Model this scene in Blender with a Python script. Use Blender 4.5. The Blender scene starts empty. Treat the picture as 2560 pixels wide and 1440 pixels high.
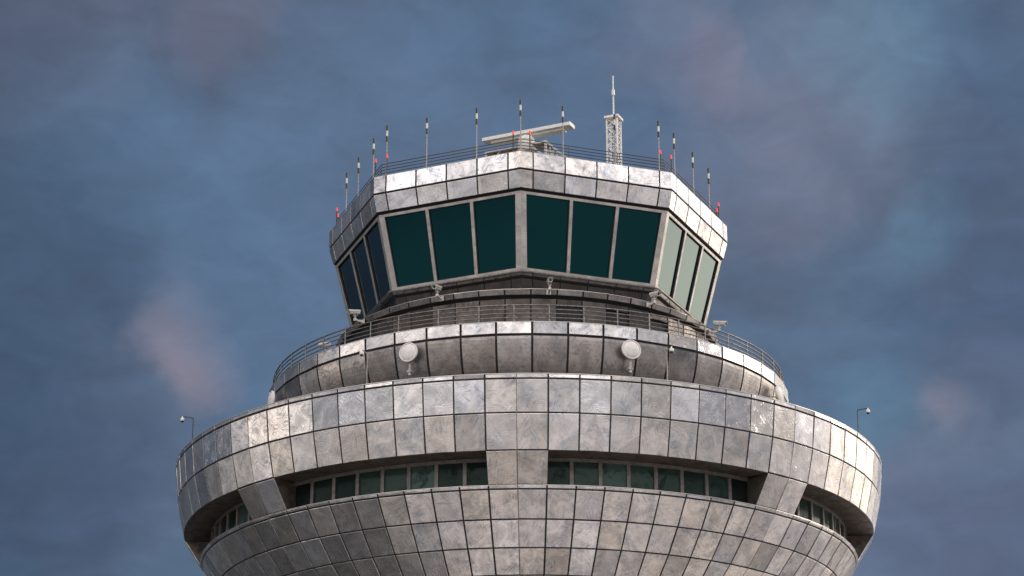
import bpy, bmesh, math, random
from mathutils import Vector, Matrix
rnd = random.Random(11)
sc = bpy.context.scene
C = sc.collection
R = math.radians

# ------------------------------------------------------------------ camera
cd = bpy.data.cameras.new('camera'); cam = bpy.data.objects.new('camera', cd); C.objects.link(cam)
cam.location = (0, -120.045, 1.6)
pitch, yaw, roll = R(20.009), R(-0.40695), R(-0.0376)
fw = Vector((math.sin(yaw)*math.cos(pitch), math.cos(yaw)*math.cos(pitch), math.sin(pitch)))
rt = Vector((math.cos(yaw), -math.sin(yaw), 0)); up = rt.cross(fw)
r2 = rt*math.cos(roll)+up*math.sin(roll); u2 = up*math.cos(roll)-rt*math.sin(roll)
cam.rotation_euler = Matrix((r2, u2, -fw)).transposed().to_euler()
cd.sensor_width = 36; cd.lens = 36*5900.38/2560; cd.clip_end = 20000; cd.clip_start = .5
sc.camera = cam
sc.view_settings.view_transform = 'Standard'; sc.view_settings.look = 'None'
sc.view_settings.exposure = 0; sc.view_settings.gamma = 1

# ------------------------------------------------------------------ node helper
class NT:
    def __init__(s, tree): s.t = tree; s.n = tree.nodes; s.l = tree.links; s.n.clear()
    def new(s, typ, **kw):
        n = s.n.new(typ)
        for k, v in kw.items(): setattr(n, k, v)
        return n
    def put(s, sock, v):
        if isinstance(v, bpy.types.NodeSocket): s.l.new(v, sock)
        elif v is not None:
            try: sock.default_value = v
            except Exception: sock.default_value = (*v, 1)
    def math(s, op, a, b=None, c=None, clamp=False):
        n = s.new('ShaderNodeMath', operation=op, use_clamp=clamp)
        s.put(n.inputs[0], a); s.put(n.inputs[1], b); s.put(n.inputs[2], c)
        return n.outputs[0]
    def vmath(s, op, a, b=None, sc=None):
        n = s.new('ShaderNodeVectorMath', operation=op)
        s.put(n.inputs[0], a); s.put(n.inputs[1], b)
        if sc is not None: s.put(n.inputs['Scale'], sc)
        return n.outputs['Value'] if op in ('DOT_PRODUCT', 'LENGTH') else n.outputs[0]
    def mix(s, f, a, b, blend='MIX'):
        n = s.new('ShaderNodeMix', data_type='RGBA', blend_type=blend)
        s.put(n.inputs['Factor'], f); s.put(n.inputs[6], a if isinstance(a, bpy.types.NodeSocket) else (*a, 1)[:4]); s.put(n.inputs[7], b if isinstance(b, bpy.types.NodeSocket) else (*b, 1)[:4])
        return n.outputs[2]
    def noise(s, vec, scale, detail=4, rough=.55, dist=0):
        n = s.new('ShaderNodeTexNoise'); s.put(n.inputs['Vector'], vec)
        n.inputs['Scale'].default_value = scale; n.inputs['Detail'].default_value = detail
        n.inputs['Roughness'].default_value = rough; n.inputs['Distortion'].default_value = dist
        return n.outputs['Fac']
    def ramp(s, f, lo, hi):
        n = s.new('ShaderNodeMapRange', interpolation_type='SMOOTHSTEP')
        s.put(n.inputs[0], f); n.inputs[1].default_value = lo; n.inputs[2].default_value = hi
        return n.outputs[0]

def direction(az, el):
    a, e = R(az), R(el)
    return Vector((math.sin(a)*math.cos(e), -math.cos(a)*math.cos(e), math.sin(e)))

# ------------------------------------------------------------------ sky
SUN_AZ, SUN_EL = 112, 24           # azimuth counted from the camera's side of the tower towards the right
w = bpy.data.worlds.new('World'); sc.world = w; w.use_nodes = True
N = NT(w.node_tree)
out = N.new('ShaderNodeOutputWorld'); bg = N.new('ShaderNodeBackground'); N.l.new(bg.outputs[0], out.inputs[0])
sky = N.new('ShaderNodeTexSky', sky_type='NISHITA', sun_disc=False)
sky.sun_elevation = R(SUN_EL)
sd = direction(SUN_AZ, SUN_EL)
sky.sun_rotation = math.atan2(sd.x, sd.y)
sky.air_density = 1.0; sky.dust_density = 1.5; sky.ozone_density = 1.5
tc = N.new('ShaderNodeTexCoord'); D = tc.outputs['Generated']
Dn = N.vmath('NORMALIZE', D)
skyc = N.vmath('SCALE', sky.outputs[0], sc=.055)
def lobe(az, el, width, soft=None):
    d = N.vmath('DOT_PRODUCT', Dn, direction(az, el))
    return N.ramp(d, math.cos(R(width)), 1.0 if soft is None else math.cos(R(soft)))
warp = N.noise(Dn, 9, 4, .5)
Ds = N.vmath('MULTIPLY', Dn, (1, 1, 1.9))
big = N.noise(Ds, 6.5, 4, .5, .4)
fine = N.noise(Ds, 18, 6, .56, .6)
def noise3(scale, det):
    n = N.new('ShaderNodeTexNoise'); N.l.new(Dn, n.inputs['Vector']); n.inputs['Scale'].default_value = scale; n.inputs['Detail'].default_value = det; n.inputs['Roughness'].default_value = .55
    return N.vmath('SUBTRACT', n.outputs['Color'], (.5, .5, .5))
Dw = N.vmath('NORMALIZE', N.vmath('ADD', Dn, N.vmath('ADD', N.vmath('SCALE', noise3(16, 5), sc=.05), N.vmath('SCALE', noise3(6, 2), sc=.015))))
soft = N.math('ADD', N.math('MULTIPLY', N.noise(Dn, 26, 5, .55, .6), .7), N.math('MULTIPLY', N.noise(Dn, 12, 3, .5, .3), .3))
cl = N.ramp(N.math('ADD', N.math('MULTIPLY', big, .7), N.math('MULTIPLY', fine, .3)), .40, .60)
blue = (.108, .186, .305); grey = (.108, .146, .228); pink = (.26, .235, .315)
colr = N.mix(cl, blue, grey)
colr = N.mix(.2, colr, skyc)
# soft pink clouds, paler blue gaps and painted-in vignette at the edges, each placed by its own direction in the sky
def patch(col, az, el, wx, strength, c2):
    d = N.vmath('DOT_PRODUCT', Dw, direction(az, el))
    off = N.math('MULTIPLY', N.math('SUBTRACT', soft, .5), (1-math.cos(R(wx)))*3.2)
    f = N.ramp(N.math('ADD', d, off), math.cos(R(wx*1.5)), 1.0)
    return N.mix(N.math('MULTIPLY', f, strength), col, c2)
def px(x, y):
    v = (fw + r2*((x-1280)/5900.38) - u2*((y-720)/5900.38)).normalized()
    return math.degrees(math.atan2(v.x, -v.y)), math.degrees(math.asin(v.z))
CL = [(445, 840, 1.1, .6, (.36, .31, .39)), (500, 920, .9, .5, (.34, .30, .38)), (460, 950, .7, .3, (.33, .29, .37)),
      (120, 110, 1.8, .35, pink), (560, 40, 1.5, .25, pink), (1680, 110, 1.6, .35, pink), (1780, 180, 1.2, .4, pink),
      (1860, 400, 2.0, .25, pink), (2050, 250, 2.4, .4, (.22, .24, .33)), (2180, 180, 1.5, .35, (.15, .29, .42)), (2290, 560, 1.0, .38, (.15, .30, .43)),
      (2200, 980, 1.5, .35, (.14, .27, .40)), (2330, 1020, .6, .6, (.33, .29, .36)), (2440, 1090, 1.2, .6, (.14, .28, .41)), (2450, 1000, 1.5, .35, pink),
      (620, 620, 2.6, .7, (.13, .222, .365)), (260, 300, 2.2, .6, (.125, .21, .345)), (330, 1180, 2.2, .35, (.18, .2, .31)), (980, 300, 2.6, .5, (.13, .212, .35)),
      (2400, 1300, 2.2, .45, (.2, .205, .31)), (60, 600, 2.8, .6, (.075, .12, .21)), (2480, 800, 2.6, .6, (.075, .11, .195)), (2540, 300, 2.4, .5, (.08, .115, .2)), (20, 20, 2.0, .5, (.085, .11, .18)), (2500, 1350, 2.2, .5, (.08, .115, .2)), (1500, 230, 2.2, .3, (.12, .2, .34)),  # the navy entries paint a vignette into the sky edges
      (760, 1000, 2.0, .45, (.14, .23, .37)), (60, 1200, 2.8, .6, (.07, .11, .2))]
for x, y, wd, st, c2 in CL:
    az, el = px(x, y); colr = patch(colr, az, el, wd, st, c2)
mott = N.noise(Ds, 30, 6, .6, .6)
colr = N.vmath('SCALE', colr, sc=N.math('ADD', .70, N.math('MULTIPLY', mott, .46)))
# warm glows added to the unseen sky: behind the viewer and round to the sun on the right
def add(col, f, c2):
    return N.vmath('ADD', col, N.vmath('SCALE', c2, sc=f))
lump = N.math('ADD', .45, N.math('MULTIPLY', N.ramp(N.noise(Dn, 4.5, 5, .6, .4), .34, .66), 1.0))
hs = N.new('ShaderNodeSeparateXYZ'); N.l.new(Dn, hs.inputs[0])
rise = N.math('ADD', .20, N.math('MULTIPLY', N.ramp(hs.outputs[2], .11, .31), .88))
colr = add(colr, N.math('MULTIPLY', lobe(-4, 34, 72, 28), N.math('MULTIPLY', lump, rise)), (2.1, 1.93, 1.79))
colr = add(colr, N.math('MULTIPLY', lobe(SUN_AZ+2, 15, 44, 8), lump), (.92, .82, .73))
colr = add(colr, lobe(131, 3, 17, 6), (2.0, 1.7, 1.25))  # low glow added out of view to brighten the right-hand cab glass
colr = add(colr, N.math('MULTIPLY', lobe(-88, 3, 20, 8), lump), (2.3, 2.02, 1.75))  # low glow added on the left to brighten the broad band there
colr = N.vmath('SCALE', colr, sc=N.math('SUBTRACT', 1, N.math('MULTIPLY', lobe(-134, 8, 44, 18), .45)))  # unseen sky darkened so the left faces reflect less light
N.put(bg.inputs[0], colr); bg.inputs[1].default_value = 1.0

sl = bpy.data.lights.new('sun', 'SUN'); so = bpy.data.objects.new('sun', sl); C.objects.link(so)
sl.energy = 1.7; sl.angle = R(12); sl.color = (1, .9, .8)
so.rotation_euler = sd.to_track_quat('Z', 'Y').to_euler()

# ------------------------------------------------------------------ materials
M = {}
def principled(name, base, rough=.5, metal=0., **kw):
    m = bpy.data.materials.new(name); m.use_nodes = True; T = NT(m.node_tree)
    o = T.new('ShaderNodeOutputMaterial'); b = T.new('ShaderNodeBsdfPrincipled'); T.l.new(b.outputs[0], o.inputs[0])
    b.inputs['Base Color'].default_value = (*base, 1); b.inputs['Roughness'].default_value = rough; b.inputs['Metallic'].default_value = metal
    for k, v in kw.items(): b.inputs[k].default_value = v
    M[name] = m
    return m, T, b
def worn(name, base, rough, metal, amt=.25, scale=6):
    m, T, b = principled(name, base, rough, metal)
    t = T.new('ShaderNodeTexCoord').outputs['Object']
    n = T.noise(t, scale, 6, .6)
    dark = tuple(c*(1-amt*1.6) for c in base)
    T.put(b.inputs['Base Color'], T.mix(T.ramp(n, .42, .62), base, dark))
    T.put(b.inputs['Roughness'], T.math('ADD', rough-.1, T.math('MULTIPLY', n, .25)))
    return m
def panel_mat(name, hi, lo, metal=.93, r0=.22, r1=.18, bump=.33, scr=1.0):
    m, T, b = principled(name, hi, .4, metal)
    uv = T.new('ShaderNodeUVMap', uv_map='uv').outputs[0]
    at = T.new('ShaderNodeVertexColor', layer_name='pcol')
    sp = T.new('ShaderNodeSeparateColor'); T.l.new(at.outputs[0], sp.inputs[0])
    pr, pg, pb = sp.outputs[0], sp.outputs[1], sp.outputs[2]
    def aniso(ang, sx, sy, scale, dist=.25):
        mp = T.new('ShaderNodeMapping'); T.l.new(uv, mp.inputs[0])
        mp.inputs['Rotation'].default_value = (0, 0, R(ang)); mp.inputs['Scale'].default_value = (sx, sy, 1)
        # scale is applied before rotation in Mapping, so rotate first with a second node
        m1 = T.new('ShaderNodeMapping'); T.l.new(uv, m1.inputs[0]); m1.inputs['Rotation'].default_value = (0, 0, R(ang))
        T.l.new(m1.outputs[0], mp.inputs[0]); mp.inputs['Rotation'].default_value = (0, 0, 0)
        return T.noise(mp.outputs[0], scale, 3, .6, dist)
    cloud = T.noise(uv, 1.1, 5, .55, .5)
    cloud2 = T.noise(uv, 2.6, 5, .60, 1.6)
    mask1 = T.ramp(T.noise(uv, 1.9, 3, .5), .46, .6)
    mask2 = T.ramp(T.noise(T.vmath('ADD', uv, (7.3, 2.1, 0)), 1.5, 3, .5), .47, .6)
    s1 = T.ramp(aniso(0, .7, 7.5, 2.0), .50, .60)
    s2 = T.ramp(aniso(58, .7, 7, 2.0), .50, .60)
    s3 = T.ramp(aniso(-35, .9, 9, 2.4), .54, .63)
    scr_ = T.math('MAXIMUM', T.math('MULTIPLY', s1, mask1), T.math('MULTIPLY', s2, mask2))
    scr_ = T.math('MAXIMUM', scr_, T.math('MULTIPLY', s3, T.math('MULTIPLY', pg, .6)))
    dirt = T.ramp(T.math('ADD', T.math('MULTIPLY', cloud, .55), T.math('MULTIPLY', cloud2, .45)), .44, .60)
    f = T.math('ADD', T.math('MULTIPLY', dirt, T.math('ADD', .12, T.math('MULTIPLY', pr, .5))), T.math('MULTIPLY', scr_, .62*scr), clamp=True)
    col = T.mix(T.math('MULTIPLY', f, .8), hi, lo)
    tint = T.mix(pg, (.95, .98, 1.04), (1.025, 1.0, .97))
    col = T.mix(1.0, col, tint, 'MULTIPLY')
    smoke = T.ramp(T.noise(T.vmath('ADD', uv, (31.7, 5.3, 0)), .85, 6, .6, 1.1), .36, .66)
    val = T.math('MULTIPLY', T.math('ADD', .66, T.math('MULTIPLY', pb, .44)), T.math('ADD', .80, T.math('MULTIPLY', smoke, .32)))
    col = T.vmath('SCALE', col, sc=val)
    T.put(b.inputs['Base Color'], col)
    T.put(b.inputs['Roughness'], T.math('ADD', r0, T.math('ADD', T.math('MULTIPLY', f, r1), T.math('MULTIPLY', pr, .12)), clamp=True))
    bp = T.new('ShaderNodeBump'); bp.inputs['Strength'].default_value = bump; bp.inputs['Distance'].default_value = .012
    T.put(bp.inputs['Height'], T.math('SUBTRACT', T.math('MULTIPLY', T.noise(uv, 1.3, 2, .5, .4), 1.6), T.math('MULTIPLY', scr_, .8)))
    T.l.new(bp.outputs[0], b.inputs['Normal'])
    return m
panel_mat('panel', (.78, .735, .70), (.30, .345, .415))
panel_mat('shaded_panel', (.42, .385, .36), (.17, .175, .19))  # gallery wall panels, occlusion shade put into the darker colours
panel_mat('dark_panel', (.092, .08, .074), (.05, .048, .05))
panel_mat('frame_metal', (.47, .445, .42), (.28, .275, .28), metal=.7, r0=.38)
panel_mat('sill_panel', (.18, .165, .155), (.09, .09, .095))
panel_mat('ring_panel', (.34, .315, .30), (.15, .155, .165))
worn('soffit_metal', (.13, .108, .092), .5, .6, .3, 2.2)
worn('frame_shaded', (.15, .137, .128), .5, .3, .2, 5)  # ribbon window frames, recess shade put into the darker base colour
principled('joint', (.012, .012, .013), .8)
worn('seam_metal', (.20, .165, .145), .45, .6)
worn('roof_membrane', (.075, .068, .065), .85, 0)
worn('rail_metal', (.21, .197, .19), .40, .75, .3, 9)
worn('roof_rail_metal', (.085, .075, .07), .45, .6, .3, 9)
worn('dark_steel', (.05, .045, .037), .5, .5)
worn('white_paint', (.66, .64, .61), .45, 0, .10, 8)
worn('offwhite_paint', (.58, .56, .52), .4, 0, .14, 14)
worn('grey_paint', (.42, .40, .375), .5, .1, .2, 10)
worn('black_paint', (.022, .018, .016), .5, 0)
worn('pole_grey', (.31, .285, .265), .45, .3, .2, 6)
worn('twig_metal', (.33, .29, .2), .5, .4)
principled('black_glass', (.006, .009, .008), .12)
m, T, b = principled('red_lamp', (.75, .02, .015), .35); b.inputs['Emission Color'].default_value = (1, .03, .02, 1); b.inputs['Emission Strength'].default_value = .4
def glass(name, base, tint, ior, rough, dirt=0.):
    m, T, b = principled(name, base, rough, 0)
    b.inputs['IOR'].default_value = ior
    b.inputs['Specular Tint'].default_value = (*tint, 1)
    t = T.new('ShaderNodeTexCoord').outputs['Object']
    at = T.new('ShaderNodeVertexColor', layer_name='pcol'); sp = T.new('ShaderNodeSeparateColor'); T.l.new(at.outputs[0], sp.inputs[0])
    if dirt:
        n = T.noise(t, 1.8, 9, .72, .9); k = T.ramp(n, .50, .62)
        v = T.math('MULTIPLY', T.math('ADD', .12, T.math('MULTIPLY', sp.outputs[2], .95)), T.math('SUBTRACT', 1, T.math('MULTIPLY', k, dirt)))
        T.put(b.inputs['Base Color'], T.vmath('SCALE', (*base,), sc=v))
        T.put(b.inputs['Roughness'], T.math('ADD', rough, T.math('MULTIPLY', k, .3)))
    else:
        n = T.noise(t, 3, 5, .6)
        T.put(b.inputs['Roughness'], T.math('ADD', rough, T.math('MULTIPLY', n, .08)))
glass('cab_glass', (.001, .004, .007), (.05, .36, .40), 1.9, .03)
glass('strip_glass', (.040, .066, .058), (.35, .5, .47), 1.33, .12, .6)

m, T, b = principled('ground_mat', (.5, .46, .42), .9)
t = T.new('ShaderNodeTexCoord').outputs['Object']
n1 = T.noise(t, .07, 6, .6); n2 = T.noise(t, .6, 6, .6)
cc = T.mix(T.ramp(n1, .4, .6), (.74, .695, .66), (.30, .285, .275)); cc = T.mix(T.math('MULTIPLY', n2, .3), cc, (.2, .19, .18))
T.put(b.inputs['Base Color'], cc)

m, T, b = principled('field_mat', (.05, .06, .03), .38)
t = T.new('ShaderNodeTexCoord').outputs['Object']
T.put(b.inputs['Base Color'], T.mix(T.ramp(T.noise(t, .15, 8, .65), .35, .65), (.030, .037, .038), (.055, .055, .055)))

# ------------------------------------------------------------------ mesh builder
class MB:
    def __init__(s):
        s.v = []; s.f = []; s.uv = []; s.col = []; s.sm = []
    def face(s, pts, uvs=None, col=(.5, .5, .5), smooth=False, flip=False):
        i = len(s.v); s.v += [tuple(p) for p in pts]
        idx = list(range(i, i+len(pts)))
        if uvs is None: uvs = [(0, 0)]*len(pts)
        if flip: idx.reverse(); uvs = list(reversed(uvs))
        s.f.append(idx); s.uv.append(uvs); s.col.append(col); s.sm.append(smooth)
    def poly(s, verts, faces, smooth=False, col=(.5, .5, .5)):
        i = len(s.v); s.v += [tuple(p) for p in verts]
        for f in faces:
            s.f.append([i+k for k in f]); s.uv.append([(0, 0)]*len(f)); s.col.append(col); s.sm.append(smooth)
    def hexa(s, a, b, col=(.5, .5, .5)):   # a: 4 pts, b: 4 pts, ordered alike
        s.poly(list(a)+list(b), [(3, 2, 1, 0), (4, 5, 6, 7), (0, 1, 5, 4), (1, 2, 6, 5), (2, 3, 7, 6), (3, 0, 4, 7)], col=col)
    def box(s, c, ax, ay, az, hx, hy, hz):
        c = Vector(c); ax, ay, az = Vector(ax)*hx, Vector(ay)*hy, Vector(az)*hz
        s.hexa([c-ax-ay-az, c+ax-ay-az, c+ax+ay-az, c-ax+ay-az], [c-ax-ay+az, c+ax-ay+az, c+ax+ay+az, c-ax+ay+az])
    def abox(s, x0, x1, y0, y1, z0, z1):
        s.box(((x0+x1)/2, (y0+y1)/2, (z0+z1)/2), (1, 0, 0), (0, 1, 0), (0, 0, 1), abs(x1-x0)/2, abs(y1-y0)/2, abs(z1-z0)/2)
    def tube(s, pts, r, n=8, cap=True, radii=None, closed=False):
        pts = [Vector(p) for p in pts]; m = len(pts); rings = []
        prev = None
        for i, p in enumerate(pts):
            if closed: t = (pts[(i+1) % m]-pts[i-1]).normalized()
            elif i == 0: t = (pts[1]-p).normalized()
            elif i == m-1: t = (p-pts[i-1]).normalized()
            else: t = ((pts[i+1]-p).normalized()+(p-pts[i-1]).normalized()).normalized()
            if prev is None:
                a = Vector((0, 0, 1)) if abs(t.z) < .9 else Vector((1, 0, 0))
                u = t.cross(a).normalized()
            else: u = (prev-t*prev.dot(t)).normalized()
            prev = u; v = t.cross(u)
            rr = radii[i] if radii else r
            rings.append([p+(u*math.cos(2*math.pi*k/n)+v*math.sin(2*math.pi*k/n))*rr for k in range(n)])
        verts = [q for g in rings for q in g]; F = []
        for i in range(m if closed else m-1):
            j = (i+1) % m
            for k in range(n):
                F.append((i*n+k, i*n+(k+1) % n, j*n+(k+1) % n, j*n+k))
        s.poly(verts, F, smooth=True)
        if cap and not closed:
            s.poly(rings[0], [tuple(range(n-1, -1, -1))]); s.poly(rings[-1], [tuple(range(n))])
    def bar(s, a, b, w, h=None):           # square bar
        a, b = Vector(a), Vector(b); h = h or w
        t = (b-a).normalized(); q = Vector((0, 0, 1)) if abs(t.z) < .9 else Vector((1, 0, 0))
        u = t.cross(q).normalized(); v = t.cross(u)
        s.box((a+b)/2, u, v, t, w/2, h/2, (b-a).length/2)
    def lathe(s, prof, n=80, ph=0., a0=None, a1=None, smooth=False, org=(0, 0, 0), axis=None):
        full = a0 is None
        if full: a0, a1 = ph, ph+360
        rings = []
        o = Vector(org)
        if axis: zx = Vector(axis).normalized(); xx = zx.orthogonal().normalized(); yx = zx.cross(xx)
        for i in range(n+(0 if full else 1)):
            a = R(a0+(a1-a0)*i/n)
            g = []
            for (r, z) in prof:
                if axis: g.append(o+xx*(r*math.sin(a))-yx*(r*math.cos(a))+zx*z)
                else: g.append(Vector((r*math.sin(a), -r*math.cos(a), z))+o)
            rings.append(g)
        m = len(prof); verts = [q for g in rings for q in g]; F = []
        for i in range(n):
            j = (i+1) % n if full else i+1
            for k in range(m-1):
                F.append((i*m+k, i*m+k+1, j*m+k+1, j*m+k))
        s.poly(verts, F, smooth=smooth)
    def build(s, name, mat, parent=None, merge=False):
        me = bpy.data.meshes.new(name); me.from_pydata(s.v, [], s.f)
        me.uv_layers.new(name='uv'); me.color_attributes.new('pcol', 'FLOAT_COLOR', 'CORNER')
        U = []; K = []
        for f, uvs, c in zip(s.f, s.uv, s.col):
            for q in uvs: U += [q[0], q[1]]; K += [c[0], c[1], c[2], 1.0]
        me.uv_layers['uv'].data.foreach_set('uv', U)
        me.color_attributes['pcol'].data.foreach_set('color', K)
        me.polygons.foreach_set('use_smooth', s.sm)
        if merge:
            bm = bmesh.new(); bm.from_mesh(me); bmesh.ops.remove_doubles(bm, verts=bm.verts, dist=1e-5); bm.to_mesh(me); bm.free()
        me.materials.append(M[mat]); me.update()
        o = bpy.data.objects.new(name, me); C.objects.link(o)
        if parent is not None:
            o.parent = parent
            o.matrix_parent_inverse = Matrix.Identity(4)
        return o
def empty(name, label, cat, loc=(0, 0, 0), rz=0, group=None):
    o = bpy.data.objects.new(name, None); C.objects.link(o); o.location = loc; o.rotation_euler = (0, 0, rz)
    o.empty_display_size = .3
    o['label'] = label; o['category'] = cat
    if group: o['group'] = group
    return o
def dup(root, loc, rz, label):
    r = root.copy(); C.objects.link(r); r.location = loc; r.rotation_euler = (0, 0, rz); r['label'] = label
    for ch in list(root.children):
        c = ch.copy(); C.objects.link(c); c.parent = r
        for g in list(ch.children):
            d = g.copy(); C.objects.link(d); d.parent = c
    return r

def P(r, a, z): a = R(a); return Vector((r*math.sin(a), -r*math.cos(a), z))

# a cladding panel: quad a(top left) b(top right) c(bottom right) d(bottom left) seen from outside, shrunk by the joint, chamfered, with thickness
def panel(mb, a, b, c, d, gl=.035, gr=.035, gt=.035, gb=.035, dep=.06, ch=.014, tilt=.011, bright=None, tone=None, vofs=0.):
    a, b, c, d = map(Vector, (a, b, c, d))
    W = ((b-a).length+(c-d).length)/2; H = ((d-a).length+(c-b).length)/2
    def Q(u, v): return a*(1-u)*(1-v)+b*u*(1-v)+c*u*v+d*(1-u)*v
    n = ((b-a).cross(d-a)).normalized()
    n = -n
    u0, u1, v0, v1 = gl/W, 1-gr/W, gt/H, 1-gb/H
    o = [Q(u0, v0), Q(u1, v0), Q(u1, v1), Q(u0, v1)]
    cu, cv = ch/W, ch/H
    tl = [n*rnd.uniform(-tilt, tilt)*1.0 for _ in range(4)]
    e = rnd.uniform(-tilt, tilt); g = rnd.uniform(-tilt, tilt)
    tl = [n*(e+g), n*(-e+g), n*(-e-g), n*(e-g)]
    f = [Q(u0+cu, v0+cv)+tl[0], Q(u1-cu, v0+cv)+tl[1], Q(u1-cu, v1-cv)+tl[2], Q(u0+cu, v1-cv)+tl[3]]
    sh = [p-n*ch*.6+t for p, t in zip(o, tl)]
    bk = [p-n*dep for p in o]
    col = (rnd.random(), rnd.random() if tone is None else tone, rnd.random() if bright is None else bright)
    ang = rnd.uniform(0, 6.283); ox, oy = rnd.uniform(0, 300), rnd.uniform(0, 300)
    ca, sa = math.cos(ang), math.sin(ang)
    def UV(u, v):
        x, y = u*W, v*H+vofs; return (x*ca-y*sa+ox, x*sa+y*ca+oy)
    cf = [UV(u0, v0), UV(u1, v0), UV(u1, v1), UV(u0, v1)]
    mb.face([f[3], f[2], f[1], f[0]], [cf[3], cf[2], cf[1], cf[0]], col)
    for i in range(4):
        j = (i+1) % 4
        mb.face([f[i], f[j], sh[j], sh[i]], [cf[i], cf[j], cf[j], cf[i]], col)
        mb.face([sh[i], sh[j], bk[j], bk[i]], [cf[i], cf[j], cf[j], cf[i]], col)

def ring_panels(mb, p0, p1, ph, n, ks=None, **kw):
    st = 360/n
    for k in (ks if ks is not None else range(n)):
        a0, a1 = ph+k*st, ph+(k+1)*st
        panel(mb, P(p0[0], a0, p0[1]), P(p0[0], a1, p0[1]), P(p1[0], a1, p1[1]), P(p1[0], a0, p1[1]), **kw)

# ------------------------------------------------------------------ ground
g = MB(); S = 9000
g.face([(-S, -S, 0), (S, -S, 0), (S, S, 0), (-S, S, 0)])
gr = g.build('ground', 'field_mat'); gr['kind'] = 'structure'
g = MB(); g.face([(-700, -1500, .01), (1500, -1500, .01), (1500, 600, .01), (14, 600, .01), (14, -6, .01), (-10, -14, .01), (-40, -40, .01), (-700, -300, .01)])  # unseen pale sheet added, its outline shaped for reflections in the cladding
ap = g.build('bounce_apron', 'ground_mat'); ap['kind'] = 'structure'

# ------------------------------------------------------------------ tower
tower = empty('control_tower', 'round airport control tower clad in scratched silver panels with a glass cab on top', 'control tower')
PA, NA = -1.636, 80
PC, NC = .853, 50
PD, ND = .877, 49
PE = -1.8615
A0, A1, A2, A3 = (18.386, 34.50), (18.37, 34.29), (18.20, 32.724), (17.81, 31.09)
B0, B1, B2, B3, B4, B5, B6, B7 = (16.928, 29.683), (16.837, 29.533), (16.004, 28.344), (15.067, 27.247), (14.0, 26.22), (12.8, 25.28), (11.45, 24.45), (9.9, 23.75)
WR = 16.4

# main broad band
mb = MB()
def pierk(k): return k % 10 == 0 or k % 10 == 9   # the two panels over each pier
def gaps(k):   # thin seam at the middle of each pier
    return dict(gl=.012 if k % 10 == 0 else .037, gr=.012 if k % 10 == 9 else .037)
for k in range(NA):
    gg = gaps(k)
    for (t, b_, gt, gb) in ((A0, A1, .004, .042), (A1, A2, .042, .037), (A2, A3, .037, .0)):
        if pierk(k) and b_ is A3: gb = .035
        ring_panels(mb, t, b_, PA, NA, [k], gt=gt, gb=gb, **gg)
mb.build('broad_cladding_band', 'panel', tower)
# lower bowl
mb = MB()
rows = [(B0, B1, .02, .04), (B1, B2, .04, .037), (B2, B3, .037, .037), (B3, B4, .037, .037), (B4, B5, .037, .037), (B5, B6, .037, .037), (B6, B7, .037, .037)]
for k in range(NA):
    for (t, b_, gt, gb) in rows:
        ring_panels(mb, t, b_, PA, NA, [k], gt=gt, gb=gb, **gaps(k))
mb.build('bowl_cladding', 'panel', tower)
# thin bronze seams on the pier centre lines
for s_ in range(8):
    mb = MB()
    a = PA+45*s_
    prof = [A0, A1, A2, A3, B0, B1, B2, B3, B4, B5, B6, B7]
    for p, q in zip(prof[:-1], prof[1:]):
        da = math.degrees(.017/p[0]); db = math.degrees(.017/q[0])
        mb.hexa([P(p[0]-.004, a-da, p[1]), P(p[0]-.004, a+da, p[1]), P(q[0]-.004, a+db, q[1]), P(q[0]-.004, a-db, q[1])],
                [P(p[0]-.09, a-da, p[1]), P(p[0]-.09, a+da, p[1]), P(q[0]-.09, a+db, q[1]), P(q[0]-.09, a-db, q[1])])
    mb.build('seam_strip', 'seam_metal', tower)
# dark core behind the joints
mb = MB(); o = .055
mb.lathe([(18.25, 34.46), (A0[0]-o, A0[1]-.03), (A1[0]-o, A1[1]), (A2[0]-o, A2[1]), (A3[0]-o, A3[1]+.012)], NA, PA)
mb.lathe([(B0[0]-.01-o, B0[1]-.03), (B1[0]-o, B1[1])]+[(q[0]-o*.8, q[1]+o*.5) for q in (B2, B3, B4, B5, B6, B7)]+[(7.2, 23.2), (6.4, 22.6)], NA, PA)
mb.lathe([(WR-.12, 31.2), (WR-.12, 29.2)], NA, PA)
mb.build('joint_lining', 'joint', tower)
# coping of the broad band and of the bowl lip
mb = MB()
mb.lathe([(18.0, 34.35), (18.0, 34.535), (18.39, 34.535), (18.392, 34.505), (18.2, 34.505)], NA, PA)
mb.build('coping', 'frame_metal', tower)
mb = MB()
mb.lathe([(16.2, 29.60), (16.5, 29.715), (16.93, 29.715), (16.934, 29.69), (16.7, 29.66)], NA, PA)
mb.build('coping', 'frame_metal', tower)
mb = MB(); mb.lathe([(18.3, 34.44), (17.9, 34.2), (11.6, 34.28)], NA, PA); mb.build('lower_roof', 'roof_membrane', tower)
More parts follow.
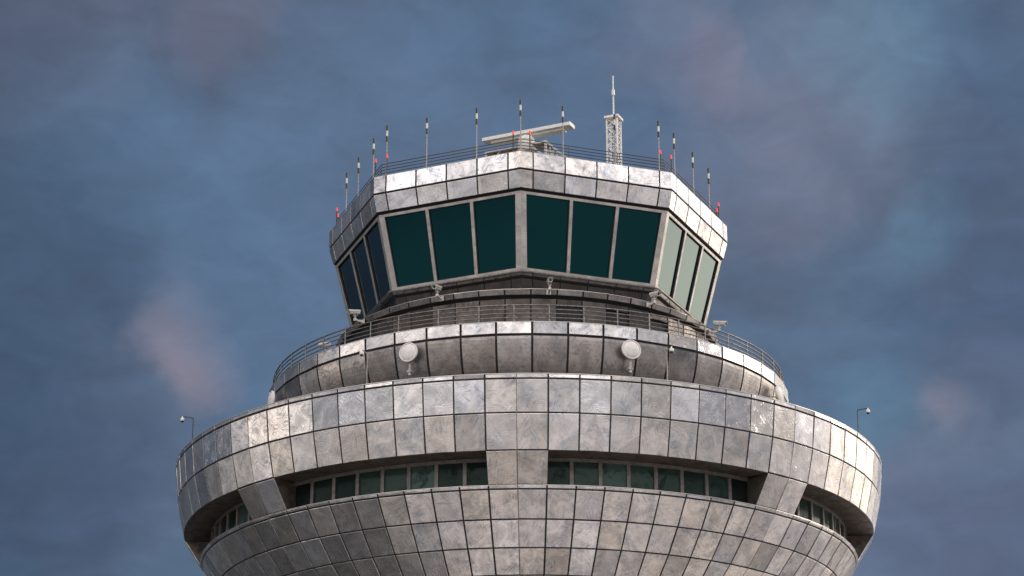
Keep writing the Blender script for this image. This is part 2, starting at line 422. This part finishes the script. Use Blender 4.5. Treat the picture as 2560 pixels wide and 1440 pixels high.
# soffits, piers, ribbon windows: eight of each
for s_ in range(8):
    c0 = PA+45*s_
    # pier
    mb = MB()
    for k in (-1, 0):
        a0, a1 = c0+k*4.5, c0+(k+1)*4.5
        panel(mb, P(A3[0], a0, A3[1]), P(A3[0], a1, A3[1]), P(B0[0], a1, B0[1]+.03), P(B0[0], a0, B0[1]+.03),
              gl=.012 if k == 0 else .0, gr=.012 if k == -1 else .0, gt=.045, gb=.03, dep=.05)
    pier = mb.build('pier', 'panel', tower)
    mb = MB()
    e = .07
    da = math.degrees(.004/17)
    mb.hexa([P(A3[0]-e, c0-4.5+da, A3[1]-.005), P(A3[0]-e, c0+4.5-da, A3[1]-.005), P(B0[0]-e, c0+4.5-da, B0[1]-.02), P(B0[0]-e, c0-4.5+da, B0[1]-.02)],
            [P(WR-.05, c0-4.5+da, A3[1]-.005), P(WR-.05, c0+4.5-da, A3[1]-.005), P(WR-.05, c0+4.5-da, B0[1]-.3), P(WR-.05, c0-4.5+da, B0[1]-.3)])
    mb.build('pier_core', 'soffit_metal', pier)
    # soffit over the ribbon window
    m0, m1 = c0+4.5, c0+40.5
    mb = MB(); mb.lathe([(A3[0]-.0, A3[1]+.012), (A3[0]-.04, A3[1]-.004), (17.2, 31.10), (WR-.06, 31.14)], 24, 0, m0, m1)
    mb.build('soffit', 'soffit_metal', tower)
    # window frame
    mid = c0+22.5; st = 4.66
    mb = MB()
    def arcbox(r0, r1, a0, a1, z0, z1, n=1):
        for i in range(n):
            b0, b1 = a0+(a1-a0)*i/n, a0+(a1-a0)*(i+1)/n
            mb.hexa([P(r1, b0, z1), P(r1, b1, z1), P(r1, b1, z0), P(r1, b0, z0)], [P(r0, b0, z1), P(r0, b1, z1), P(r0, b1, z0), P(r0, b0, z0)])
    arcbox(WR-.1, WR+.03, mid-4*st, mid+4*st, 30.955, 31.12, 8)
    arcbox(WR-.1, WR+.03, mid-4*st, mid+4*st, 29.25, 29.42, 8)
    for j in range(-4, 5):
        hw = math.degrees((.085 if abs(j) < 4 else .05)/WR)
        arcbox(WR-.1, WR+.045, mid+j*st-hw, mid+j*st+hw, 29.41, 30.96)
    fr = mb.build('ribbon_window', 'frame_shaded', tower)
    for j in range(-4, 4):
        mb = MB(); hw = math.degrees(.07/WR); a0, a1 = mid+j*st+hw, mid+(j+1)*st-hw
        col = (rnd.random(), rnd.random(), rnd.choice([.05, .15, .5, .8, 1, .7, .4]))
        if s_ == 0: col = (0, 0, [.35, .55, 1.0, .75, .6, .35, .6, .1][j+4])
        if s_ == 7: col = (0, 0, [.1, .15, .18, .45, .55, .95, .25, .12][j+4])
        mb.face([P(WR-.05, a0, 29.3), P(WR-.05, a1, 29.3), P(WR-.05, a1, 31.05), P(WR-.05, a0, 31.05)], col=col)
        mb.face([P(WR-.08, a0, 29.3), P(WR-.08, a1, 29.3), P(WR-.08, a1, 31.05), P(WR-.08, a0, 31.05)], col=col, flip=True)
        mb.build('pane', 'strip_glass', fr)

# gallery storey (C)
C0, C1, C2, C3 = (13.763, 38.607), (13.741, 37.973), (13.30, 36.26), (12.85, 34.3)
mb = MB()
for k in range(NC):
    ring_panels(mb, C0, C1, PC, NC, [k], gt=.004, gb=.06, gl=.055, gr=.055)
mb.build('gallery_fascia', 'panel', tower)
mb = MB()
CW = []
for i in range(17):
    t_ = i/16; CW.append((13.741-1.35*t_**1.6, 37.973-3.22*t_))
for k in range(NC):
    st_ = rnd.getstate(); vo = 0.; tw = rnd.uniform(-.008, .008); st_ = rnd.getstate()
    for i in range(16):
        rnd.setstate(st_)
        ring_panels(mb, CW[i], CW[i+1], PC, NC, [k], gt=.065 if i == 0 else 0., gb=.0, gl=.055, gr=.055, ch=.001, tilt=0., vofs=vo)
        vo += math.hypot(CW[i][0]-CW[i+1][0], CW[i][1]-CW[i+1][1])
mb.build('gallery_wall', 'shaded_panel', tower)
mb = MB(); mb.lathe([(13.5, 38.58), (C0[0]-.08, C0[1]-.03), (C1[0]-.08, C1[1])]+[(q[0]-.06, q[1]) for q in CW[1:]], NC, PC); mb.build('joint_lining', 'joint', tower)
mb = MB(); mb.lathe([(13.45, 38.3), (13.45, 38.63), (13.77, 38.63), (13.772, 38.605), (13.6, 38.6)], NC, PC); mb.build('coping', 'frame_metal', tower)
mb = MB(); mb.lathe([(13.5, 38.25), (9.8, 38.3)], NC, PC); mb.build('gallery_deck', 'roof_membrane', tower)

# upper ring under the cab (D)
D0, D1 = (10.295, 41.525), (10.17, 41.226)
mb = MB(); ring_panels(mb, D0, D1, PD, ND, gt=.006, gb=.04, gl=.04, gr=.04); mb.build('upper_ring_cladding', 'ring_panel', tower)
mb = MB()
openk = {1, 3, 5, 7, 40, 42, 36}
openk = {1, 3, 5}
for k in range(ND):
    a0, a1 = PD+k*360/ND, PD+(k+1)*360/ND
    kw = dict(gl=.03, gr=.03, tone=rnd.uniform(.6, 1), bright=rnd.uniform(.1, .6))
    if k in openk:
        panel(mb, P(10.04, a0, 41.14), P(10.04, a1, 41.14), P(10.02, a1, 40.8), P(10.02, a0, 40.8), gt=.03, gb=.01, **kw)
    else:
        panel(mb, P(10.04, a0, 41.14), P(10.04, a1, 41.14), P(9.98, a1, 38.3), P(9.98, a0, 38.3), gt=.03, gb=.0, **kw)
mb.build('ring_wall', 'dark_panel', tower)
mb = MB(); mb.lathe([(9.3, 41.49), (D0[0]-.06, D0[1]-.03), (D1[0]-.06, D1[1]+.02), (9.97, 41.15), (9.9, 40.78), (9.9, 38.3)], ND, PD); mb.build('joint_lining', 'joint', tower)
for k in sorted(openk):
    mb = MB()
    a0, a1 = PD+k*360/ND+.3, PD+(k+1)*360/ND-.3
    mb.hexa([P(9.915, a0, 40.74), P(9.915, a1, 40.74), P(9.915, a1, 38.3), P(9.915, a0, 38.3)], [P(9.9, a0, 40.74), P(9.9, a1, 40.74), P(9.9, a1, 38.3), P(9.9, a0, 38.3)])
    mb.build('vent_opening', 'joint', tower)
mb = MB(); mb.lathe([(9.0, 41.3), (9.0, 41.50), (10.29, 41.545), (10.30, 41.52), (10.1, 41.5)], ND, PD); mb.build('coping', 'frame_metal', tower)

# ------------------------------------------------------------------ octagonal cab
E0, E1, E2, E3, E4 = (10.862, 48.718), (10.860, 47.758), (10.614, 46.819), (10.50, 46.70), (9.50, 42.83)
FR = [0, .083, .2915, .5, .7085, .917, 1]
def vert(k, rz): return P(rz[0], PE+45*k, rz[1])
def oct_panels(mb, t, b_, gt, gb, gw=.04, **kw):
    for k in range(8):
        TL, TR, BL, BR = vert(k, t), vert(k+1, t), vert(k, b_), vert(k+1, b_)
        for i in range(6):
            u0, u1 = FR[i], FR[i+1]
            panel(mb, TL.lerp(TR, u0), TL.lerp(TR, u1), BL.lerp(BR, u1), BL.lerp(BR, u0), gl=0 if i == 0 else gw, gr=0 if i == 5 else gw, gt=gt, gb=gb, **kw)
mb = MB()
oct_panels(mb, E0, E1, .0, .055, tilt=.003)
oct_panels(mb, E1, E2, .055, .02, tilt=.003)
mb.build('cab_fascia', 'panel', tower)
def octs(prof, mb):
    for k in range(8):
        for p, q in zip(prof[:-1], prof[1:]):
            mb.face([vert(k, p), vert(k, q), vert(k+1, q), vert(k+1, p)])
mb = MB(); octs([(10.6, 48.69), (E0[0]-.075, E0[1]-.02), (E1[0]-.075, E1[1]), (E2[0]-.075, E2[1]+.02), (10.40, 46.80), (10.40, 46.66)], mb); mb.build('joint_lining', 'joint', tower)
mb = MB(); octs([(10.5, 47.95), (10.5, 48.735), (10.855, 48.735), (10.862, 48.72), (10.7, 48.70)], mb); mb.build('coping', 'frame_metal', tower)
mb = MB()
mb.face([vert(k, (10.6, 47.95)) for k in range(8)])
mb.build('cab_roof', 'roof_membrane', tower)
# windows: one frame per side, three panes each
for k in range(8):
    TL, TR, BL, BR = vert(k, E3), vert(k+1, E3), vert(k, E4), vert(k+1, E4)
    n = -((TR-TL).cross(BL-TL)).normalized()
    def Q(x, v, side, off=0.):   # x metres from the left (side 0) or right (1) edge, v fraction down
        L_, R_ = TL.lerp(BL, v), TR.lerp(BR, v); d = (R_-L_).normalized()
        return (L_+d*x if side == 0 else R_-d*x)+n*off
    H = (BL-TL).length
    vt, vb = .14/H, 1-.13/H
    ST, MW = .30, .17
    def cuts(v):                  # x positions of pane edges at height v
        L_, R_ = TL.lerp(BL, v), TR.lerp(BR, v); W = (R_-L_).length; pw = (W-2*ST-2*MW)/3
        xs = [ST]
        for i in range(3): xs += [xs[-1]+pw, xs[-1]+pw+MW]
        return xs[:6], W
    def pt(x, v, off):
        L_, R_ = TL.lerp(BL, v), TR.lerp(BR, v); return L_+(R_-L_).normalized()*x+n*off
    mb = MB(); DEP = -.13
    def fbar(x0a, x1a, x0b, x1b, va, vb_, df=0., db=DEP):
        q = [pt(x0a, va, df), pt(x1a, va, df), pt(x1b, vb_, df), pt(x0b, vb_, df)]
        w_ = [pt(x0a, va, db), pt(x1a, va, db), pt(x1b, vb_, db), pt(x0b, vb_, db)]
        i = len(mb.v); col = (rnd.random()*.6, .75, rnd.uniform(.35, .65)); ox, oy = rnd.uniform(0, 99), rnd.uniform(0, 99)
        def face(ps):
            o_ = ps[0]; e1 = (ps[1]-ps[0]).normalized(); e2 = (ps[3]-ps[0]); e2 = (e2-e1*e2.dot(e1)).normalized()
            mb.face(ps, [((p_-o_).dot(e1)+ox, (p_-o_).dot(e2)+oy) for p_ in ps], col)
        face([q[3], q[2], q[1], q[0]])
        for a_, b2 in ((0, 1), (1, 2), (2, 3), (3, 0)): face([q[a_], q[b2], w_[b2], w_[a_]])
    xt, Wt = cuts(0); xb, Wb = cuts(1); xvt, Wvt = cuts(vt); xvb, Wvb = cuts(vb)
    fbar(0, Wt, 0, Wvt, 0, vt); fbar(0, Wvb, 0, Wb, vb, 1)
    fbar(0, ST, 0, ST, vt, vb, .0); fbar(Wvt-ST, Wvt, Wvb-ST, Wvb, vt, vb, .0)
    for i in (1, 3): fbar(xvt[i], xvt[i+1], xvb[i], xvb[i+1], vt, vb, .012)
    fr = mb.build('cab_window', 'frame_metal', tower)
    mb = MB(); gw = .035  # black strips lining the reveal round each pane
    for i in (0, 2, 4):
        def gq(xa0, xa1, xb0, xb1, va, vb_):
            mb.hexa([pt(xa0, va, -.025), pt(xa1, va, -.025), pt(xb1, vb_, -.025), pt(xb0, vb_, -.025)], [pt(xa0, va, -.13), pt(xa1, va, -.13), pt(xb1, vb_, -.13), pt(xb0, vb_, -.13)])
        gq(xvt[i], xvt[i]+gw, xvb[i], xvb[i]+gw, vt, vb); gq(xvt[i+1]-gw, xvt[i+1], xvb[i+1]-gw, xvb[i+1], vt, vb)
        gq(xvt[i], xvt[i+1], xvt[i], xvt[i+1], vt, vt+gw/H); gq(xvb[i], xvb[i+1], xvb[i], xvb[i+1], vb-gw/H, vb)
    mb.build('reveal_strip', 'joint', fr)
    for i in (0, 2, 4):
        mb = MB(); e = .02
        a = [pt(xvt[i]-e, vt-.004, -.10), pt(xvt[i+1]+e, vt-.004, -.10), pt(xvb[i+1]+e, vb+.004, -.10), pt(xvb[i]-e, vb+.004, -.10)]
        b_ = [p-n*.02 for p in a]
        mb.hexa(b_, a) if False else mb.hexa(a, b_)
        mb.build('pane', 'cab_glass', fr)
# underside below the windows
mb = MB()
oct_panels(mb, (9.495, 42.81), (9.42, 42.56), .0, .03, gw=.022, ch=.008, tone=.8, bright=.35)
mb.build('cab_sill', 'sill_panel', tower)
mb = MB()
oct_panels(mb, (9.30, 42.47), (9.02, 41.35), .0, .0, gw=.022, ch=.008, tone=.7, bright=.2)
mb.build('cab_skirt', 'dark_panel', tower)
mb = MB(); octs([(9.46, 42.82), (9.36, 42.60), (9.3, 42.55), (9.22, 42.5), (8.95, 41.35)], mb); mb.build('joint_lining', 'joint', tower)
# handrail round the cab foot
mb = MB(); pts = []
for k in range(8):
    v = vert(k, (9.70, 42.70)); a = vert(k-1, (9.70, 42.70)); b_ = vert(k+1, (9.70, 42.70))
    p0 = v+(a-v).normalized()*.28; p1 = v+(b_-v).normalized()*.28
    for i in range(5):
        t = i/4; pts.append(p0*(1-t)**2+v*2*t*(1-t)+p1*t*t)
mb.tube(pts, .045, 10, closed=True)
hr = mb.build('handrail', 'rail_metal', tower)
for k in range(8):
    for u in (.2, .8):
        a = vert(k, (9.70, 42.67)).lerp(vert(k+1, (9.70, 42.67)), u); b_ = vert(k, (9.44, 42.64)).lerp(vert(k+1, (9.44, 42.64)), u)
        mb = MB(); mb.tube([a+Vector((0, 0, .02)), a-Vector((0, 0, .06)), b_-Vector((0, 0, .06))], .022, 6); mb.build('bracket', 'joint', hr)

# gallery railing
mb = MB(); rr = 13.5
for z in (39.53, 39.32, 39.11, 38.90):
    mb.tube([P(rr, a*3.6, z) for a in range(100)], .038 if z > 39.5 else .030, 8, closed=True)
rl = mb.build('gallery_railing', 'rail_metal', tower)
posts = [-2.86, -10.04, -18.66, -27.65, -34.66, -41.78, -48.9, -55.8, -62.8, -70, -77.2, -84.4] + [4.34+7.15*i for i in range(38)]
for a in posts:
    mb = MB(); mb.tube([P(rr, a, 38.3), P(rr, a, 39.52)], .037, 8); mb.build('post', 'rail_metal', rl)

# roof railing
RRr = 10.36
mb = MB()
def octpts(r, z, c=.22):
    pts = []
    for k in range(8):
        v = vert(k, (r, z)); a = vert(k-1, (r, z)); b_ = vert(k+1, (r, z))
        pts += [v+(a-v).normalized()*c, v+(a-v).normalized()*c*.3+(b_-v).normalized()*c*.3, v+(b_-v).normalized()*c]
    return pts
for z in (49.58, 49.41, 49.24, 49.07):
    mb.tube(octpts(RRr, z, .1), .021, 6, closed=True)
rl = mb.build('roof_railing', 'roof_rail_metal', tower)
for k in range(8):
    for u in (0, .33, .67):
        a = vert(k, (RRr, 47.95)).lerp(vert(k+1, (RRr, 47.95)), u)
        mb = MB(); mb.tube([a, a+Vector((0, 0, 1.62))], .022, 6); mb.build('post', 'roof_rail_metal', rl)

# shaft
mb = MB(); mb.lathe([(6.5, 22.8), (6.3, 20), (6.3, 0)], 48, 0, smooth=True); mb.build('shaft', 'soffit_metal', tower)

# ------------------------------------------------------------------ antenna poles
def make_pole(x, y, top, label, t1, t2):
    t = empty('antenna_pole', label, 'antenna pole', (x, y, 47.95), 0, 'black and white antenna poles round the roof rail')
    h = top-47.95; s = .30
    mb = MB(); mb.tube([(0, 0, 0), (0, 0, h-3*s)], .026, 8); mb.tube([(0, 0, 0), (0, 0, 1.75)], .034, 8); mb.build('pole', 'pole_grey', t)
    for i, m_ in enumerate(('black_paint', 'offwhite_paint', 'black_paint')):
        mb = MB(); mb.tube([(0, 0, h-(i+1)*s), (0, 0, h-i*s)], .056, 10); mb.build('sleeve', m_, t)
    for zz, (ax, el) in ((h-.07, t1), (h-.80, t2)):
        d = direction(ax, el); mb = MB(); mb.tube([Vector((0, 0, zz))+d*.03, Vector((0, 0, zz))+d*.27], .012, 5, radii=[.013, .008]); mb.build('whisker', 'twig_metal', t)
L_, R__ = -100, 100
PL = [
 (-9.87, -.94, 51.68, 'striped antenna pole furthest left on the roof by the red lights', (-95, -5), (-100, 8)),
 (-9.07, -3.08, 51.68, 'striped antenna pole second from the left along the roof edge', (-95, 5), (-80, 10)),
 (-8.10, -5.64, 51.68, 'third striped antenna pole from the left, just left of the front left roof corner', (-70, 12), (20, 5)),
 (-7.31, -7.20, 51.73, 'striped antenna pole right behind a red light at the front left roof corner', (-65, 25), (60, 15)),
 (-5.19, -8.16, 51.73, 'striped antenna pole alone against the sky, fifth from the left', (-95, 6), (-10, 12)),
 (-2.59, -9.33, 51.74, 'striped antenna pole beside the left end of the white radar bar', (-170, 0), (-80, -8)),
 (-.34, -10.36, 51.74, 'striped antenna pole at the front roof corner before the middle of the radar bar', (-70, 18), (70, 18)),
 (1.82, -9.54, 51.74, 'striped antenna pole in front of the right end of the radar bar', (-60, 10), (65, 22)),
 (4.50, -8.53, 51.73, 'striped antenna pole standing in front of the white lattice mast', (80, 2), (180, 0)),
 (6.81, -7.66, 51.73, 'striped antenna pole first to the right of the white lattice mast', (60, 22), (95, 2)),
 (7.70, -6.20, 51.68, 'striped antenna pole second to the right of the white lattice mast', (60, 25), (95, 5)),
 (8.85, -3.65, 51.68, 'striped antenna pole second from the right along the roof edge', (95, -3), (-60, 25)),
 (9.85, -1.45, 51.68, 'striped antenna pole furthest right on the roof by the red lights', (95, 2), (95, -5))]
for a in PL: make_pole(*a)

# red obstruction lights on the parapet
def red(x, y, top, label):
    t = empty('warning_light', label, 'warning light', (x, y, 48.72), 0, 'red tipped warning lights on the roof edge')
    h = top-48.72
    mb = MB(); mb.tube([(0, 0, 0), (0, 0, h-.2)], .03, 8); mb.build('rod', 'dark_steel', t)
    mb = MB(); mb.tube([(0, 0, 0), (0, 0, .03)], .07, 10); mb.build('base', 'dark_steel', t)
    mb = MB(); mb.tube([(0, 0, h-.21), (0, 0, h-.03), (0, 0, h)], .046, 10, radii=[.046, .046, .028]); mb.build('lamp', 'red_lamp', t)
RL = [
 (-10.40, -.58, 49.80, 'taller of the two red warning lights at the far left roof end'),
 (-10.31, -.81, 49.36, 'shorter of the two red warning lights at the far left roof end'),
 (-7.86, -7.32, 49.80, 'left one of the two red warning lights at the front left roof corner'),
 (-7.26, -7.61, 49.93, 'right one of the two red warning lights at the front left roof corner'),
 (-.71, -10.58, 49.93, 'red warning light just left of the front roof corner, before the radar bar'),
 (.13, -10.56, 49.93, 'red warning light just right of the front roof corner, before the radar drum'),
 (6.86, -8.03, 49.93, 'left one of the two red warning lights at the front right roof corner'),
 (7.43, -7.68, 49.80, 'right one of the two red warning lights at the front right roof corner'),
 (10.36, -1.20, 49.77, 'taller of the two red warning lights at the far right roof end'),
 (10.25, -1.45, 49.33, 'shorter of the two red warning lights at the far right roof end')]
for a in RL: red(*a)

# ------------------------------------------------------------------ radar scanner
ang = math.atan2(-2.24, 4.87)
rad = empty('radar_scanner', 'white radar with a long bar scanner on a drum and trestle on the roof', 'radar', (.06, .33, 47.95), ang)
mb = MB()
def prism(mb, prof, x0, x1, taper=0.):     # profile in y,z extruded along x
    n = len(prof); v = [(x0, y, z) for y, z in prof]+[(x1, y, z) for y, z in prof]
    mb.poly(v, [tuple(range(n)), tuple(range(2*n-1, n-1, -1))]+[(i, i+n, (i+1) % n+n, (i+1) % n) for i in range(n)])
prism(mb, [(-.40, 6.50), (-.40, 6.69), (-.34, 6.72), (.26, 6.72), (.32, 6.66), (.32, 6.50)], -2.66, 2.68)
mb.build('scanner_bar', 'white_paint', rad)
mb = MB(); prism(mb, [(-.22, 6.37), (-.22, 6.50), (.26, 6.50), (.26, 6.37)], -2.2, 2.2); mb.build('bar_keel', 'white_paint', rad)
mb = MB(); mb.lathe([(0, 6.37), (.16, 6.36), (.30, 6.31), (.40, 6.23), (.46, 6.12), (.475, 6.0), (.475, 5.36), (.40, 5.30), (0, 5.30)], 32, 0, smooth=True, org=(0, -.28, 0)); mb.build('drum', 'white_paint', rad)
mb = MB()
for z in (6.03, 5.78): mb.lathe([(.475, z-.02), (.49, z-.015), (.49, z+.015), (.475, z+.02)], 32, 0, smooth=True, org=(0, -.28, 0))
mb.build('drum_ring', 'white_paint', rad)
tr = MB()
prism(tr, [(-.5, 5.68), (-.5, 5.8), (.5, 5.8), (.5, 5.68)], -2.45, 1.3)
for x in (-2.38, 1.24):
    for y in (-.44, .44):
        tr.bar((x, y, 0), (x, y, 5.7), .11)
    for i in range(5): tr.bar((x, -.44, 1.1*i), (x, .44, 1.1*i+1.1), .06); tr.bar((x, .44, 1.1*i), (x, -.44, 1.1*i+1.1), .06)
for y in (-.44, .44):
    tr.bar((-2.38, y, 4.7), (-1.5, y, 5.7), .06); tr.bar((1.24, y, 4.7), (.4, y, 5.7), .06)
    tr.bar((-2.38, y, 2.0), (1.24, y, 2.0), .08)
tr.build('trestle', 'grey_paint', rad)
tr = MB()
for y in (-.46, .46):
    tr.bar((1.30, y, 5.72), (3.6, y, 3.4), .11); tr.bar((3.6, y, 3.5), (3.6, y, 0), .10)
    tr.bar((.5, y-.12, 5.5), (2.9, y-.12, 3.3), .09); tr.bar((2.9, y-.12, 3.4), (2.9, y-.12, 0), .09)
    for i in range(5):
        x = 1.5+i*.42; tr.bar((x, y, 5.72-(x-1.3)*1.01), (x+.12, y, 5.72-(x-1.3)*1.01-.9), .05)
        tr.bar((1.3 if i == 0 else x-.3, y, 4.7-i*.42), (x+.05, y, 5.6-(x-1.3)*1.01), .045)
tr.build('brace', 'grey_paint', rad)
mb = MB()
for x in (-1.9, -.9, .1, .9):
    mb.abox(x-.12, x+.12, -.3, -.2, 5.66, 5.678)
mb.build('slot', 'joint', rad)

# ------------------------------------------------------------------ lattice mast
mast = empty('lattice_mast', 'white square lattice mast with a thin whip aerial right of the radar', 'mast', (4.64, -4.0, 47.95), R(-22))
hs_ = .29; H = 5.5; nb = 10
for sx in (-1, 1):
    for sy in (-1, 1):
        mb = MB(); mb.bar((sx*hs_, sy*hs_, 0), (sx*hs_, sy*hs_, H), .068); mb.build('leg', 'white_paint', mast)
mb = MB()
for i in range(nb):
    z0, z1 = i*H/nb, (i+1)*H/nb
    for (a, b_) in (((-1, -1), (1, -1)), ((1, -1), (1, 1)), ((1, 1), (-1, 1)), ((-1, 1), (-1, -1))):
        pa = Vector((a[0]*hs_, a[1]*hs_, 0)); pb = Vector((b_[0]*hs_, b_[1]*hs_, 0)); zz = Vector((0, 0, 1))
        mb.bar(pa+zz*z0, pb+zz*z1, .032); mb.bar(pb+zz*z0, pa+zz*z1, .032); mb.bar(pa+zz*z1, pb+zz*z1, .045)
mb.build('bracing', 'white_paint', mast)
mb = MB(); mb.abox(-.40, .40, -.40, .40, H, H+.13); mb.abox(-.34, .34, -.34, .34, H-.04, H); mb.build('cap', 'white_paint', mast)
mb = MB(); mb.tube([(0, 0, H+.1), (0, 0, 8.0)], .04, 10, radii=[.045, .036]); mb.tube([(0, 0, 6.93), (0, 0, 7.27)], .09, 12)
mb.lathe([(0, 8.1), (.04, 8.08), (.055, 8.03), (.04, 7.98), (0, 7.96)], 12, 0, smooth=True); mb.build('whip_aerial', 'white_paint', mast)

# ------------------------------------------------------------------ CCTV cameras on the upper ring (local +x points outward)
def make_cctv(az, label):
    t = empty('security_camera', label, 'security camera', P(10.28, az, 41.35), R(az-90), 'box security cameras on the upper ring')
    mb = MB(); mb.abox(0.0, .03, -.11, .11, -.12, .12); mb.build('wall_plate', 'offwhite_paint', t)
    mb = MB(); mb.hexa([(.02, -.045, .05), (.02, .045, .05), (.02, .045, -.09), (.02, -.045, -.09)], [(.52, -.04, .03), (.52, .04, .03), (.52, .04, -.04), (.52, -.04, -.04)])
    mb.abox(.44, .58, -.06, .06, -.05, .07); mb.build('arm', 'offwhite_paint', t)
    mb = MB(); mb.lathe([(.05, .06), (.05, .10), (.03, .12), (.03, .15), (.075, .17), (.075, .19), (.045, .21), (.045, .27)], 12, 0, org=(.51, 0, 0))
    mb.abox(.43, .58, -.075, -.045, .2, .32); mb.abox(.43, .58, .045, .075, .2, .32); mb.build('swivel', 'offwhite_paint', t)
    mb = MB(); mb.tube([(.5, -.09, .26), (.5, .09, .26)], .05, 12); mb.build('hinge', 'joint', t)
    # body tilted down a little
    tl = R(9); ax = Vector((math.cos(tl), 0, -math.sin(tl))); az_ = Vector((math.sin(tl), 0, math.cos(tl))); ay = Vector((0, 1, 0))
    c = Vector((.55, 0, .41))
    def sect(prof, x0, x1, mb):
        n = len(prof); v = [c+ax*x0+ay*y+az_*z for y, z in prof]+[c+ax*x1+ay*y+az_*z for y, z in prof]
        mb.poly(v, [tuple(range(n)), tuple(range(2*n-1, n-1, -1))]+[(i, i+n, (i+1) % n+n, (i+1) % n) for i in range(n)])
    mb = MB(); sect([(-.10, -.07), (-.065, -.115), (.065, -.115), (.10, -.07), (.10, .05), (-.10, .05)], -.28, .27, mb)
    fr_ = [(-.10, -.07), (-.065, -.115), (.065, -.115), (.10, -.07), (.10, .085), (-.10, .085)]
    inn = [(-.07, -.055), (-.05, -.085), (.05, -.085), (.07, -.055), (.07, .055), (-.07, .055)]
    body = mb.build('housing', 'offwhite_paint', t)
    mb = MB()
    vo = [c+ax*.31+ay*y+az_*z for y, z in fr_]; vi = [c+ax*.31+ay*y+az_*z for y, z in inn]
    vo2 = [c+ax*.268+ay*y+az_*z for y, z in fr_]; vi2 = [c+ax*.268+ay*y+az_*z for y, z in inn]
    n = 6; mb.poly(vo+vi+vo2+vi2, [(i, (i+1) % n, n+(i+1) % n, n+i) for i in range(n)]+[(i, (i+1) % n, 2*n+(i+1) % n, 2*n+i) for i in range(n)]+[(n+i, n+(i+1) % n, 3*n+(i+1) % n, 3*n+i) for i in range(n)])
    mb.build('bezel', 'offwhite_paint', t)
    mb = MB(); mb.poly([c+ax*.274+ay*y+az_*z for y, z in inn], [tuple(range(6))]); mb.build('lens_window', 'black_glass', t)
    mb = MB()
    sect([(-.125, .0), (-.125, .07), (-.10, .11), (.10, .11), (.125, .07), (.125, .0), (.115, .0), (.115, .065), (.095, .098), (-.095, .098), (-.115, .065), (-.115, .0)], -.31, .40, mb)
    mb.build('sunshield', 'offwhite_paint', t)
    return t
for az, lb in ((-84.6, 'box security camera low on the far left behind the gallery railing'),
               (-54.9, 'box security camera facing left, at the lower left corner of the cab glass'),
               (-24.6, 'box security camera below the front left cab windows, turned left towards the viewer'),
               (5.75, 'box security camera pointing straight at the viewer, right of the cab front corner'),
               (36.0, 'box security camera by the front right cab corner, turned right'),
               (66.6, 'box security camera standing out against the sky, right of the cab glass')):
    make_cctv(az, lb)

# ------------------------------------------------------------------ dome cameras on gooseneck poles
def make_dome(az, ztop, rb, label):
    t = empty('dome_camera', label, 'dome camera', P(rb, az, 34.2), R(az-90), 'dome cameras on bent poles')
    h = ztop-34.2
    mb = MB(); mb.tube([(0, 0, 0), (0, 0, h-.1), (.015, 0, h-.03), (.06, 0, h), (.56, 0, h+.02)], .026, 8); mb.tube([(0, 0, 0), (0, 0, .35)], .038, 8)
    mb.build('pole', 'pole_grey' if abs(az) < 45 else 'roof_rail_metal', t)
    mb = MB(); mb.lathe([(0, .03), (.03, .03), (.03, -.03), (.075, -.06), (.10, -.10), (.105, -.20), (.08, -.215), (0, -.215)], 18, 0, smooth=True, org=(.55, 0, h)); mb.build('housing', 'white_paint', t)
    mb = MB(); mb.lathe([(.075, -.21), (.07, -.25), (.045, -.285), (0, -.295)], 16, 0, smooth=True, org=(.55, 0, h)); mb.build('dome', 'black_glass', t)
make_dome(-69.4, 36.10, 18.0, 'white dome camera on a bent pole at the far left rim against the sky')
make_dome(-24.4, 36.13, 18.0, 'small white dome camera on a bent pole left of the left front dish')
make_dome(20.8, 36.09, 18.0, 'small white dome camera on a bent pole right of the right front dish')
make_dome(65.5, 36.08, 18.0, 'white dome camera on a bent pole at the far right rim against the sky')

# ------------------------------------------------------------------ drum dishes
def make_dish(az, label, flip):
    t = empty('dish_antenna', label, 'dish antenna', P(13.55, az, 36.3), R(az-90), 'white drum dishes on the gallery wall')
    zc = 1.07; c = (.50, 0, zc)
    mb = MB(); mb.lathe([(0, .155), (.14, .148), (.28, .122), (.38, .085), (.425, .05)], 40, 0, smooth=True, org=c, axis=(1, 0, 0)); mb.build('radome', 'grey_light', t)
    mb = MB(); mb.lathe([(.425, .05), (.43, .075), (.465, .085), (.49, .06), (.49, -.02), (.46, -.05), (.2, -.12), (0, -.13)], 40, 0, smooth=True, org=c, axis=(1, 0, 0)); mb.build('drum', 'grey_light', t)
    mb = MB(); mb.tube([(.36, 0, -.02), (.36, 0, 1.2)], .06, 10); mb.tube([(.36, 0, -.05), (.36, 0, .1)], .075, 10); mb.build('mast', 'grey_paint', t)
    mb = MB(); mb.tube([(-.2, flip*.22, .15), (.36, flip*.03, .15)], .045, 8); mb.tube([(-.12, flip*.2, .95), (.3, 0, .95)], .03, 8); mb.abox(.27, .45, -.11, .11, .1, .21); mb.build('bracket', 'grey_paint', t)
worn('grey_light', (.68, .65, .62), .5, 0, .08, 5)
make_dish(-68.3, 'white drum dish seen edge-on at the far left end of the gallery wall', 1)
make_dish(-24.0, 'left one of the two round white dishes facing the viewer on the gallery wall', -1)
make_dish(20.5, 'right one of the two round white dishes facing the viewer on the gallery wall', 1)
make_dish(64.6, 'white drum dish seen edge-on at the far right end of the gallery wall', -1)

sc.render.film_transparent = False
